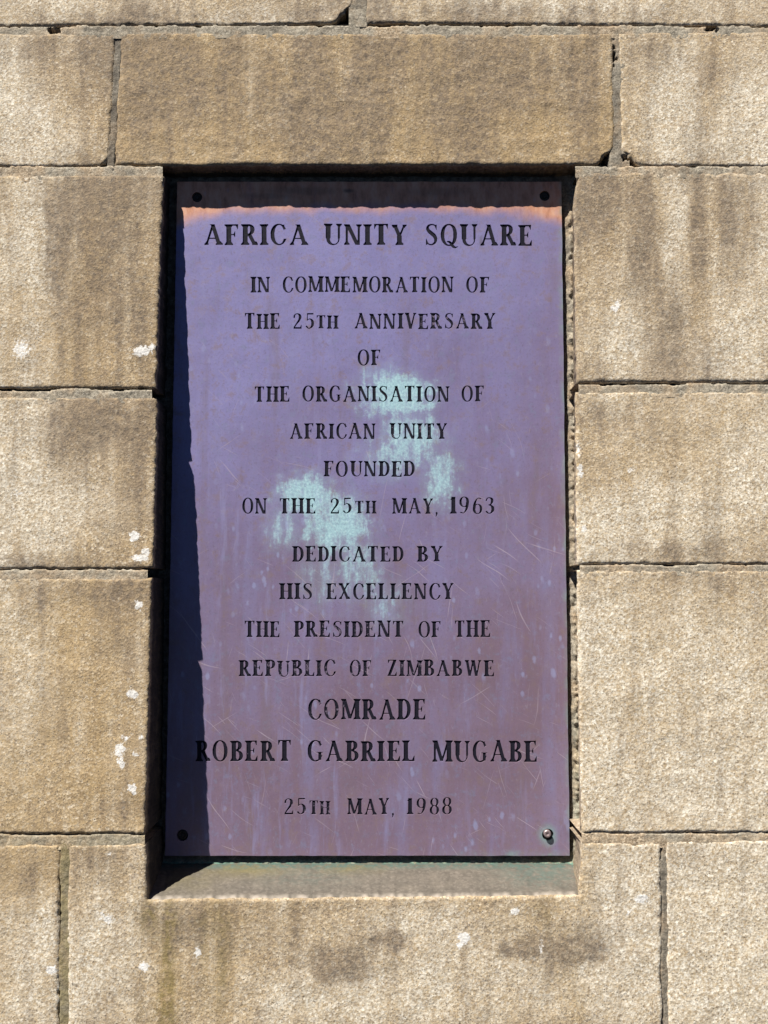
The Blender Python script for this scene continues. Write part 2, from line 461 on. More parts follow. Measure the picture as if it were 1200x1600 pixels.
# lintel course
qblock([(L, 51), (181, 52), (169, 259), (L, 261)], 3, chips=[(166, 259, 9, -4, -4)])
qblock([(188, 50), (957, 52), (962, 257), (178, 258)], 4, rough=1.75, back=0.03, edge_r=5.0, set_back=0.0,
       chips=[(960, 257, 17, -19, -11), (952, 220, 14, -2, 0)])
qblock([(966, 50), (Rr, 48), (Rr, 259), (972, 259)], 5, chips=[(974, 259, 16, 9, -13)])
# left of the recess
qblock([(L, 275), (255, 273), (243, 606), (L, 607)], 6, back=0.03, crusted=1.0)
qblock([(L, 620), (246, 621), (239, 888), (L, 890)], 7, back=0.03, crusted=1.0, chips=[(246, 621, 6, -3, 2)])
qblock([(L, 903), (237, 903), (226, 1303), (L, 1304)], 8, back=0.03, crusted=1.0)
# right of the recess
qblock([(896, 268), (Rr, 271), (Rr, 598), (901, 598)], 9, back=0.03, splay=(0.008, 0), edge_r=6.0, chips=[(896, 268, 24, 7, 2)])
qblock([(899, 612), (Rr, 611), (Rr, 880), (902, 882)], 10, back=0.03, splay=(0.013, 0), edge_r=4.5)
qblock([(901, 891), (Rr, 890), (Rr, 1300), (909, 1302)], 11, back=0.03, splay=(0.020, 0), edge_r=4.5)
# foot course: plain block, the big sill block cut out for the recess, plain block
qblock([(L, 1319), (93, 1320), (90, B), (L, B)], 12)
sill_outline = [(106, 1321), (228, 1318), (230, 1406), (905, 1399), (909, 1316), (1032, 1317), (1036, B), (104, B)]
sill_block = stone_block(sill_outline,
            [[(106, 1321), (228, 1318), (230, 1406), (106, 1406)],
             [(909, 1316), (1032, 1317), (1033, 1399), (905, 1399)],
             [(106, 1406), (230, 1406), (230, B), (104, B)],
             [(230, 1406), (905, 1399), (905, B), (230, B)],
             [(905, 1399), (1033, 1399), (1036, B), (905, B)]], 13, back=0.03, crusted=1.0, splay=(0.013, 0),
            skip_skirt={(0, 'b'), (1, 'b'), (2, 't'), (2, 'r'), (3, 't'), (3, 'l'), (3, 'r'), (4, 't'), (4, 'l')})
qblock([(1041, 1314), (Rr, 1312), (Rr, B), (1044, B)], 14)

# sloping sill, part of the foot block
def sheet(name, P, mat, parent, base, attrs):
    nr, nc = P.shape[:2]
    f = grid_faces(nr, nc)
    return mesh_obj(name, P.reshape(-1, 3), f, mat, parent, base, {k: v.ravel() for k, v in attrs.items()}, np.ones(len(f), bool))

us = np.linspace(0, 1, 330); vs_ = np.linspace(0, 1, 44)
U, V = np.meshgrid(us, vs_)
fx = 227 + (908 - 227) * U; fy = 1406 + (1399 - 1406) * U
wy = 1.3 * gnoise(fx / 25, fy / 25, 16) + 0.9 * gnoise(fx / 7, fy / 7, 17)      # same wander as the block's arris
front = on_wall(fx, fy + wy) + (-0.0022 + 0 * U)[..., None] * WN
backp = on_plaque(236 + (905 - 236) * U, 1346 + 0 * U, 0.012)
S = 1 - V
P = front * (1 - S)[..., None] + backp * S[..., None]
P[..., 2] += 0.0007 * fbm(fx / 22, V * 5, 61, 3) + 0.0006 * gnoise(fx / 6, V * 14, 62) - 0.0035 * smooth(V, 0.9, 1.0)
ax = fx + 20 * fbm(fx / 40, V * 3, 66, 2)
sheet('sill', P, SILL, sill_block, wall_base, {
    'moss': np.clip(0.9 * ell(ax, V, 375, 0.22, 60, .2) + 0.7 * ell(ax, V, 540, 0.2, 50, .16) + .5 * ell(ax, V, 280, .5, 40, .3), 0, 1),
    'green': np.clip(smooth(V, 0.3, 0.1) * 0.95 + 0.75 * ell(ax, V, 850, .4, 60, .35) + .3 * ell(ax, V, 480, .45, 80, .3), 0, 1),
    'pale': np.clip(smooth(V, .88, .97) * (0.5 + 0.9 * gnoise(fx / 9, V * 2, 63)), 0, .85)})

# ------------------------------------------------------------------ mortar joints
def joint(quad, seed, depth=2.4, crack='t', crack_w=3.5, moss=0.0, grime=0.0, crack_depth=14, rough=1.0, holes=()):
    X, Y = quad_patch(quad)
    nr, nc = X.shape
    (x0, y0), (x1, y1), (x2, y2), (x3, y3) = quad
    V = np.linspace(0, 1, nr)[:, None] + 0 * X; U = np.linspace(0, 1, nc)[None, :] + 0 * X
    H = (y3 - y0 + y2 - y1) / 2; W = (x1 - x0 + x2 - x3) / 2
    e = {'t': V * H, 'b': (1 - V) * H, 'l': U * W, 'r': (1 - U) * W}
    h = -depth * 0.38 + rough * (0.9 * gnoise(X / 60, Y / 60, seed + 208) + 0.8 * gnoise(X / 14, Y / 14, seed + 200) + 0.7 * gnoise(X / 6, Y / 6, seed + 201) + .4 * gnoise(X / 3.4, Y / 3.4, seed + 202))
    for c in crack:
        cw = crack_w * (0.75 + 1.3 * fbm(X / 60, Y / 60, seed + 203 + ord(c), 2)) * 0.8 + 7.4       # 8 px lie behind the stone
        h = h - crack_depth * smooth(e[c] + 1.2 * gnoise(X / 8, Y / 8, seed + 205), cw, cw - 2.5)
    for cx, cy, rx, ry in holes:
        h = h - 18 * smooth(np.hypot((X - cx) / rx, (Y - cy) / ry) + 0.9 * gnoise(X / 6, Y / 6, seed + 207), 1.1, 0.8)
    Pm = on_wall(X, Y) + (h / 1000)[..., None] * WN
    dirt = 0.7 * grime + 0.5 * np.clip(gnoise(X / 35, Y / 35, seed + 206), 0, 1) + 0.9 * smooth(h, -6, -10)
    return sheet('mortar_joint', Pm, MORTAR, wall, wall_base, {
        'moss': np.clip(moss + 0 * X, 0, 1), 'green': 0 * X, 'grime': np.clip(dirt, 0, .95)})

# bed joints: 8 px overlap behind the stones above and below
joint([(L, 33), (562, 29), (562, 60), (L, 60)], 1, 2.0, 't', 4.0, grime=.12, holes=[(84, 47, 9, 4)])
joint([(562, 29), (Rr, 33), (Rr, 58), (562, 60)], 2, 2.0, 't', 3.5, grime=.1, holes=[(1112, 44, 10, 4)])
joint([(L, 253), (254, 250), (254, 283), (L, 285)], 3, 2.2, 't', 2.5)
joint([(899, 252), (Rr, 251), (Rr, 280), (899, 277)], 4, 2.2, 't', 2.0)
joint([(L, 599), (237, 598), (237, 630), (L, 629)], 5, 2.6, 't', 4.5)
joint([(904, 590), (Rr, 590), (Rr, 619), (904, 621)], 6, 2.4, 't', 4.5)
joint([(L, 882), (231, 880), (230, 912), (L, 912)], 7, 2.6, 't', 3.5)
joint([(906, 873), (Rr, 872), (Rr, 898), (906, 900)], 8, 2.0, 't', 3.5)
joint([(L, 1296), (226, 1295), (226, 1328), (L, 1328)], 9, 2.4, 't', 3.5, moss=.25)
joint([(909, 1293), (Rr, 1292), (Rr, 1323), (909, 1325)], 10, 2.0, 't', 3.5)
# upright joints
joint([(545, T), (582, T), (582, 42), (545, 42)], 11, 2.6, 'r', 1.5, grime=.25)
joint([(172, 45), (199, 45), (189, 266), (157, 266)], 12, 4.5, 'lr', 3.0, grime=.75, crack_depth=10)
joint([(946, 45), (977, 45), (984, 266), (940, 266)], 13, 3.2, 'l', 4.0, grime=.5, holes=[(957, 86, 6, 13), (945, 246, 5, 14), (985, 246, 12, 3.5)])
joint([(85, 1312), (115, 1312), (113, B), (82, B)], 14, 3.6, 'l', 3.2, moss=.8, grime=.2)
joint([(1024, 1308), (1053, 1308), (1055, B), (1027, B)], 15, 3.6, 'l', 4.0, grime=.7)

# rough bed behind the plaque, lumpy against the right-hand jamb and along the foot
X, Y = quad_patch([(225, 215), (925, 215), (940, 1400), (205, 1400)])
Pb = on_plaque(X, Y, 0.016)
h = 2.0 * fbm(X / 20, Y / 20, 301, 3) + 1.5 * gnoise(X / 6, Y / 6, 302)
right = smooth(X, 872 + (Y - 284) * 0.0125, 888 + (Y - 284) * 0.0125)
h = h + right * (13 + 5.0 * gnoise(X / 9, Y / 16, 303) + 2.5 * gnoise(X / 4.5, Y / 5, 304)) * smooth(Y, 300, 345)
foot = smooth(Y, 1336, 1348)
h = h + foot * (11 + 2.5 * gnoise(X / 12, Y / 6, 305))
head = smooth(Y, 276, 271) * smooth(Y, 262, 268) * smooth(X, 262, 300)
h = h + head * (9 + 2.0 * gnoise(X / 30, Y / 9, 306))
Pb[..., 1] -= h / 1000
sheet('mortar_bed', Pb, MORTAR, wall, wall_base, {
    'moss': np.clip(head * 0.5, 0, 1), 'green': np.clip(foot * 0.95 + 0.25 * right * smooth(Y, 1000, 1330), 0, 1),
    'grime': np.clip(0.75 - 0.68 * right - 0.7 * foot - .4 * head + 0.3 * gnoise(X / 10, Y / 10, 307), 0, 1)})
# core of the wall, so that no light comes through the joints from behind
P8 = [on_wall(np.array(float(a)), np.array(float(b))) for a, b in ((L + 4, T + 4), (Rr - 4, T + 4), (Rr - 4, B - 4), (L + 4, B - 4))]
core = []
for yy in (0.034, 0.30):
    for p in P8: core.append((p[0], yy, p[2]))
core_o = mesh_obj('wall_core', core, [(0, 1, 2, 3), (7, 6, 5, 4), (0, 4, 5, 1), (1, 5, 6, 2), (2, 6, 7, 3), (3, 7, 4, 0)], MORTAR, wall, wall_base,
         {'moss': [0] * 8, 'green': [0] * 8, 'grime': [.3] * 8})

# ------------------------------------------------------------------ lettering: narrow roman capitals drawn from strokes
TH, TN, SH, SX = 0.23, 0.112, 0.085, 0.078
def rect(x0, y0, x1, y1): return ('p', [(x0, y0), (x1, y0), (x1, y1), (x0, y1)])
def poly(*p): return ('p', list(p))
def diag(x0, y0, x1, y1, w): return poly((x0 - w / 2, y0), (x0 + w / 2, y0), (x1 + w / 2, y1), (x1 - w / 2, y1))
def serif(x, w, y, d=1, ex=SX):
    s = SH if d > 0 else -SH
    return [rect(x - w / 2 - ex, min(y, y + s), x + w / 2 + ex, max(y, y + s)),
            poly((x - w / 2 - ex * .6, y + s), (x + w / 2 + ex * .6, y + s), (x + w / 2 - .01, y + 2.1 * s), (x - w / 2 + .01, y + 2.1 * s))]
def stem(x, w=TH, y0=0.0, y1=1.0, foot=True, top=True):
    r = [rect(x - w / 2, y0, x + w / 2, y1)]
    if foot: r += serif(x, w, y0, 1)
    if top: r += serif(x, w, y1, -1)
    return r
def ring(cx, cy, rx, ry, icx, icy, irx, iry, clip=None): return ('e', cx, cy, rx, ry, icx, icy, irx, iry, clip)
def path(*p): return ('s', list(p))
def bowl(cx, cy, rx, ry): return [ring(cx, cy, rx, ry, cx, cy, rx - .20, ry - .078, (cx, -1, 9, 9)), rect(.17, cy + ry - .06, cx + .01, cy + ry), rect(.17, cy - ry, cx + .01, cy - ry + .06)]
def arm_top(x1): return [rect(.17, 1 - SH, x1, 1), poly((x1, 1), (x1, .74), (x1 - .035, .74), (x1 - .11, 1 - SH))]
def arm_bot(x1): return [rect(.17, 0, x1, SH), poly((x1, 0), (x1, .28), (x1 - .035, .28), (x1 - .13, SH))]
ARM_MID = [rect(.17, .475, .46, .535), poly((.46, .66), (.46, .36), (.43, .36), (.38, .475), (.38, .535), (.43, .66))]
C_RING = ring(.40, .5, .375, .515, .425, .5, .21, .445, None)
CUT = ('x', .50, .30, 2, .74)
GL = {
 'A': (.86, [diag(.13, 0, .42, 1, .105), diag(.70, 0, .40, 1, .19), rect(.22, .29, .62, .35), rect(.27, .955, .47, 1)] + serif(.13, .05, 0) + serif(.70, .17, 0)),
 'B': (.66, stem(.17) + bowl(.29, .755, .29, .245) + bowl(.30, .27, .34, .27)),
 'C': (.74, [C_RING, CUT, poly((.66, .98), (.66, .68), (.63, .68), (.55, .86), (.58, .95)), path((.56, .07, .06), (.62, .13, .055), (.66, .25, .045))]),
 'D': (.72, stem(.17) + bowl(.27, .5, .43, .5)),
 'E': (.66, stem(.17, top=True) + arm_top(.59) + ARM_MID + arm_bot(.63)),
 'F': (.62, stem(.17) + arm_top(.59) + ARM_MID),
 'G': (.80, [C_RING, CUT, poly((.66, .98), (.66, .68), (.63, .68), (.55, .86), (.58, .95)), rect(.54, .06, .70, .44), rect(.46, .40, .78, .455), poly((.40, .0), (.56, .04), (.56, .12), (.4, .06))]),
 'H': (.80, stem(.17) + stem(.63) + [rect(.17, .47, .63, .535)]),
 'I': (.34, stem(.17)),
 'L': (.62, stem(.17) + arm_bot(.60)),
 'M': (.98, stem(.12, TN) + stem(.82) + [diag(.46, .04, .16, 1, .18), diag(.47, .04, .78, 1, .105)]),
 'N': (.80, stem(.12, TN, foot=True) + stem(.67, TN, foot=False) + [diag(.60, 0, .15, 1, .19), rect(.50, 0, .706, .12)]),
 'O': (.80, [ring(.40, .5, .385, .515, .40, .5, .20, .445)]),
 'P': (.62, stem(.17) + bowl(.29, .72, .31, .28)),
 'Q': (.82, [ring(.40, .5, .385, .515, .40, .5, .20, .445), path((.33, .20, .07), (.45, .16, .11), (.56, .0, .14), (.68, -.08, .09), (.80, -.04, .05))]),
 'R': (.74, stem(.17) + bowl(.29, .735, .30, .265) + [diag(.60, .0, .36, .50, .19)] + serif(.61, .16, 0, 1, .05)),
 'S': (.64, [path((.53, .84, .06), (.47, .93, .07), (.33, .965, .075), (.19, .91, .11), (.14, .79, .15), (.20, .66, .17), (.33, .55, .185), (.46, .43, .18), (.52, .29, .165), (.49, .14, .12), (.34, .035, .075), (.19, .06, .07), (.11, .15, .06)),
             poly((.57, .98), (.57, .70), (.54, .70), (.47, .88), (.51, .95)), poly((.06, 0), (.06, .32), (.09, .32), (.17, .12), (.13, .04))]),
 'T': (.70, stem(.35, top=False) + [rect(.03, 1 - SH, .67, 1), poly((.03, 1), (.03, .73), (.06, .73), (.14, 1 - SH)), poly((.67, 1), (.67, .73), (.64, .73), (.56, 1 - SH))]),
 'U': (.78, stem(.17, y0=.3, foot=False) + stem(.65, TN, y0=.3, foot=False) + [ring(.384, .31, .302, .325, .4335, .31, .181, .255, (-1, -1, 9, .312))]),
 'V': (.76, [diag(.37, 0, .15, 1, .19), diag(.39, 0, .62, 1, .105)] + serif(.15, .17, 1, -1, .06) + serif(.62, .05, 1, -1)),
 'W': (1.10, [diag(.34, 0, .15, 1, .18), diag(.36, 0, .54, 1, .105), diag(.75, 0, .55, 1, .18), diag(.77, 0, .95, 1, .105)] + serif(.15, .16, 1, -1, .06) + serif(.52, .16, 1, -1, .05) + serif(.95, .05, 1, -1)),
 'X': (.76, [diag(.60, 0, .16, 1, .19), diag(.14, 0, .59, 1, .105)] + serif(.15, .17, 1, -1, .05) + serif(.60, .05, 1, -1) + serif(.14, .05, 0) + serif(.61, .17, 0, 1, .05)),
 'Y': (.74, [diag(.37, .42, .15, 1, .19), diag(.38, .42, .61, 1, .105), rect(.37 - TH / 2, 0, .37 + TH / 2, .46)] + serif(.37, TH, 0) + serif(.15, .16, 1, -1, .06) + serif(.61, .05, 1, -1)),
 'Z': (.68, [rect(.08, 1 - SH, .61, 1), rect(.05, 0, .63, SH), diag(.15, .02, .52, .98, .20), poly((.08, 1), (.08, .74), (.11, .74), (.19, 1 - SH)), poly((.63, 0), (.63, .28), (.60, .28), (.50, SH))]),
 '1': (.42, stem(.22, top=False) + [poly((.05, .80), (.05, .86), (.20, 1), (.30, 1), (.20, .86))]),
 '2': (.60, [path((.10, .73, .11), (.11, .85, .10), (.19, .94, .075), (.30, .955, .08), (.41, .87, .14), (.44, .73, .17), (.38, .55, .14), (.24, .34, .10), (.10, .12, .08)), rect(.05, 0, .52, .12), poly((.53, 0), (.53, .27), (.49, .27), (.43, .10))]),
 '3': (.58, [path((.10, .80, .10), (.16, .93, .075), (.29, .955, .08), (.40, .87, .14), (.41, .73, .15), (.34, .58, .09), (.22, .53, .06)), path((.22, .53, .06), (.36, .49, .10), (.44, .36, .165), (.44, .2, .165), (.34, .06, .09), (.20, .04, .075), (.10, .14, .10))]),
 '5': (.58, [rect(.12, .89, .49, 1), rect(.11, .50, .17, .95), path((.14, .54, .05), (.26, .62, .07), (.38, .56, .12), (.45, .40, .17), (.43, .2, .16), (.32, .06, .09), (.19, .04, .075), (.10, .15, .11))]),
 '6': (.60, [ring(.31, .30, .265, .315, .315, .30, .115, .255), path((.14, .34, .16), (.15, .58, .15), (.22, .80, .11), (.34, .95, .06), (.48, .92, .09))]),
 '8': (.60, [ring(.30, .75, .235, .265, .30, .75, .10, .205), ring(.30, .27, .265, .285, .30, .27, .115, .225)]),
 '9': (.60, [ring(.29, .70, .265, .315, .285, .70, .115, .255), path((.46, .66, .16), (.45, .42, .15), (.38, .20, .11), (.26, .05, .06), (.12, .08, .09))]),
 ',': (.24, [path((.11, .05, .14), (.13, .0, .13), (.11, -.10, .08), (.06, -.18, .04))]),
}

def raster(w, prims, res=66, ss=3):
    st = 1.0 / (res * ss)
    nx = int(math.ceil((w + .3) * res)) * ss; ny = int(1.5 * res) * ss
    xs = -.15 + (np.arange(nx) + .5) * st; ys = -.26 + (np.arange(ny) + .5) * st
    X, Y = np.meshgrid(xs, ys)
    M = np.zeros(X.shape, bool)
    for p in prims:
        if p[0] == 'p':
            pts = p[1]; ins = np.zeros(X.shape, bool); n = len(pts)
            for i in range(n):
                (x0, y0), (x1, y1) = pts[i], pts[(i + 1) % n]
                if y0 == y1: continue
                c = ((y0 > Y) != (y1 > Y)) & (X < (x1 - x0) * (Y - y0) / (y1 - y0) + x0)
                ins ^= c
            M |= ins
        elif p[0] == 'e':
            _, cx, cy, rx, ry, ix, iy, irx, iry, clip = p
            ins = ((np.abs((X - cx) / rx)) ** 2.15 + (np.abs((Y - cy) / ry)) ** 2.15 < 1) & ~((np.abs((X - ix) / irx)) ** 2.15 + (np.abs((Y - iy) / iry)) ** 2.15 < 1)
            if clip: ins &= (X >= clip[0]) & (Y >= clip[1]) & (X <= clip[2]) & (Y <= clip[3])
            M |= ins
        elif p[0] == 'x':
            M &= ~((X > p[1]) & (Y > p[2]) & (X < p[3]) & (Y < p[4]))
        elif p[0] == 's':
            pts = np.array(p[1]); n = len(pts)
            E = np.vstack([2 * pts[0] - pts[1], pts, 2 * pts[-1] - pts[-2]])
            for i in range(n - 1):
                a, b, c, d = E[i], E[i + 1], E[i + 2], E[i + 3]
                for t in np.linspace(0, 1, 12):
                    q = 0.5 * (2 * b + (c - a) * t + (2 * a - 5 * b + 4 * c - d) * t * t + (3 * b - a - 3 * c + d) * t ** 3)
                    M |= (X - q[0]) ** 2 + (Y - q[1]) ** 2 < (q[2] / 2) ** 2
    A = M.reshape(ny // ss, ss, nx // ss, ss).mean((1, 3))
    A = np.pad(A, 1)
    # a little softening, as of a cutter
    A = (A * 4 + np.roll(A, 1, 0) + np.roll(A, -1, 0) + np.roll(A, 1, 1) + np.roll(A, -1, 1)) / 8
    return A, res

def contours(A, res):
    B_ = A > 0.5
    ny, nx = A.shape
    nxt = {}
    def pt(key):
        k, i, j = key
        if k == 0:                                       # horizontal edge (i,j)-(i,j+1)
            a, b = A[i, j], A[i, j + 1]; t = (0.5 - a) / (b - a); return (j + t, i)
        a, b = A[i, j], A[i + 1, j]; t = (0.5 - a) / (b - a); return (j, i + t)
    cells = np.argwhere((B_[:-1, :-1].astype(int) + B_[1:, :-1] + B_[:-1, 1:] + B_[1:, 1:]) % 4 != 0)
    for i, j in cells:
        i = int(i); j = int(j)
        k = B_[i, j] * 1 + B_[i, j + 1] * 2 + B_[i + 1, j + 1] * 4 + B_[i + 1, j] * 8
        b_, r_, t_, l_ = (0, i, j), (1, i, j + 1), (0, i + 1, j), (1, i, j)
        seg = {1: [(l_, b_)], 2: [(b_, r_)], 3: [(l_, r_)], 4: [(r_, t_)], 5: [(l_, b_), (r_, t_)], 6: [(b_, t_)], 7: [(l_, t_)],
               8: [(t_, l_)], 9: [(t_, b_)], 10: [(b_, r_), (t_, l_)], 11: [(t_, r_)], 12: [(r_, l_)], 13: [(r_, b_)], 14: [(b_, l_)]}[int(k)]
        for a, b in seg: nxt[a] = b
    loops = []
    while nxt:
        s = next(iter(nxt)); loop = [s]; c = nxt.pop(s)
        while c != s and c in nxt:
            loop.append(c); c = nxt.pop(c)
        P_ = np.array([pt(k) for k in loop])
        P_ = (P_ - 1 + .5) / res + np.array([-.15, -.26])
        if len(P_) > 6: loops.append(P_)
    return loops

def rdp(P_, tol):
    def rec(a, b):
        if b <= a + 1: return []
        d = P_[b] - P_[a]; n = np.hypot(*d) + 1e-12
        q = P_[a + 1:b] - P_[a]
        dist = np.abs(d[0] * q[:, 1] - d[1] * q[:, 0]) / n
        k = int(dist.argmax())
        if dist[k] < tol: return []
        k += a + 1
        return rec(a, k) + [k] + rec(k, b)
    n = len(P_); P_ = np.vstack([P_, P_[:1]])
    m = int(np.hypot(*(P_ - P_[0]).T).argmax())
    idx = [0] + rec(0, m) + [m] + rec(m, n)
    return P_[idx]

GLYPH = {}
for ch, (w, prims) in GL.items():
    GLYPH[ch] = (w, [rdp(c, 0.0075) for c in contours(*raster(w, prims))])

# words: text, left, right, cap top, baseline (photo pixels)
LINES = [
 ('line of large dark capitals at the head of the plaque', [('AFRICA', 318, 482, 350, 383), ('UNITY', 507, 637, 350, 383), ('SQUARE', 663, 833, 350, 384)]),
 (None, [('IN', 392, 423, 432, 457), ('COMMEMORATION', 441, 709, 432, 457), ('OF', 728, 765, 432, 457)]),
 (None, [('THE', 382, 438, 489, 514), ('25', 457, 492, 489, 514), ('TH', 494, 529, 493, 514), ('ANNIVERSARY', 553, 775, 489, 514)]),
 (None, [('OF', 558, 595, 546, 571)]),
 (None, [('THE', 397, 453, 603, 628), ('ORGANISATION', 472, 703, 603, 628), ('OF', 721, 757, 603, 628)]),
 (None, [('AFRICAN', 453, 587, 661, 686), ('UNITY', 609, 700, 661, 686)]),
 (None, [('FOUNDED', 506, 649, 720, 745)]),
 (None, [('ON', 378, 417, 778, 803), ('THE', 436, 494, 778, 803), ('25', 515, 551, 778, 803), ('TH', 554, 588, 782, 803), ('MAY,', 613, 685, 778, 803), ('1963', 702, 774, 777, 803)]),
 (None, [('DEDICATED', 457, 632, 853, 878), ('BY', 652, 692, 853, 878)]),
 (None, [('HIS', 437, 489, 911, 937), ('EXCELLENCY', 510, 710, 911, 937)]),
 ('line whose dark fill is largely worn out of the letters', [('THE', 381, 438, 970, 996), ('PRESIDENT', 459, 631, 970, 996), ('OF', 653, 690, 970, 996), ('THE', 710, 767, 969, 996)]),
 (None, [('REPUBLIC', 373, 525, 1031, 1057), ('OF', 546, 581, 1031, 1057), ('ZIMBABWE', 604, 773, 1031, 1057)]),
 ('single word in larger dark capitals', [('COMRADE', 480, 666, 1092, 1125)]),
 ('widest line of the lower half, in larger dark capitals', [('ROBERT', 306, 455, 1157, 1190), ('GABRIEL', 480, 649, 1157, 1190), ('MUGABE', 676, 840, 1157, 1191)]),
 ('date line at the foot of the plaque', [('25', 443, 480, 1247, 1273), ('TH', 483, 516, 1251, 1273), ('MAY,', 543, 617, 1247, 1273), ('1988', 635, 707, 1247, 1273)]),
]
GAP = 0.10
def word_loops(text, x0, x1, top, basel):
    tot = sum(GLYPH[c][0] for c in text) + GAP * (len(text) - 1)
    sx = (x1 - x0) / tot; sy = basel - top
    out = []; x = 0.0
    for c in text:
        w, loops = GLYPH[c]
        rot = random.gauss(0, .006); jx = random.gauss(0, .25); jy = random.gauss(0, .25); sc = 1 + random.gauss(0, .012)
        out.append([])
        for lp in loops:
            q = lp.copy()
            gx = (q[:, 0] - w / 2) * sc; gy = q[:, 1] * sc
            px = x0 + (x + w / 2 + gx * 1.0 + rot * gy) * sx + jx
            py = basel - (gy - rot * gx) * sy + jy
            out[-1].append(on_plaque(px, py)[:, [0, 2]])
        x += w + GAP
    return out

# ------------------------------------------------------------------ the plaque
PL, PR = -0.3335, 0.2862            # filled from the corners below
c_tl, c_tr, c_br, c_bl = (on_plaque(np.array(float(a)), np.array(float(b))) for a, b in ((277, 284), (877, 284), (890, 1337), (258, 1337)))
plaque_base = np.array([(c_bl[0] + c_br[0]) / 2, 0.0, (c_bl[2] + c_br[2]) / 2])
plaque = empty('plaque', plaque_base)
plaque['label'] = 'purplish bronze plaque with engraved dark capitals and pale green stains, set in the recess'
plaque['category'] = 'plaque'
OX, OZ = plaque_base[0], plaque_base[2]

def px2o(px, py):
    p = on_plaque(np.array(float(px)), np.array(float(py))); return p[0] - OX, p[2] - OZ

def curve_mesh(loops, extrude, bevel=0.0):
    cu = bpy.data.curves.new('tmp', 'CURVE')
    cu.dimensions = '2D'; cu.fill_mode = 'BOTH'; cu.extrude = extrude
    cu.bevel_depth = bevel; cu.bevel_resolution = 0
    for lp in loops:
        s = cu.splines.new('POLY'); s.points.add(len(lp) - 1)
        co = np.zeros((len(lp), 4)); co[:, 0] = lp[:, 0] - OX; co[:, 1] = lp[:, 1] - OZ; co[:, 3] = 1
        s.points.foreach_set('co', co.ravel()); s.use_cyclic_u = True
    ob = bpy.data.objects.new('tmp', cu); col.objects.link(ob)
    dg = bpy.context.evaluated_depsgraph_get()
    me = bpy.data.meshes.new_from_object(ob.evaluated_get(dg))
    v = np.zeros(len(me.vertices) * 3); me.vertices.foreach_get('co', v); v = v.reshape(-1, 3)
    bpy.data.objects.remove(ob); bpy.data.curves.remove(cu)
    return me, v

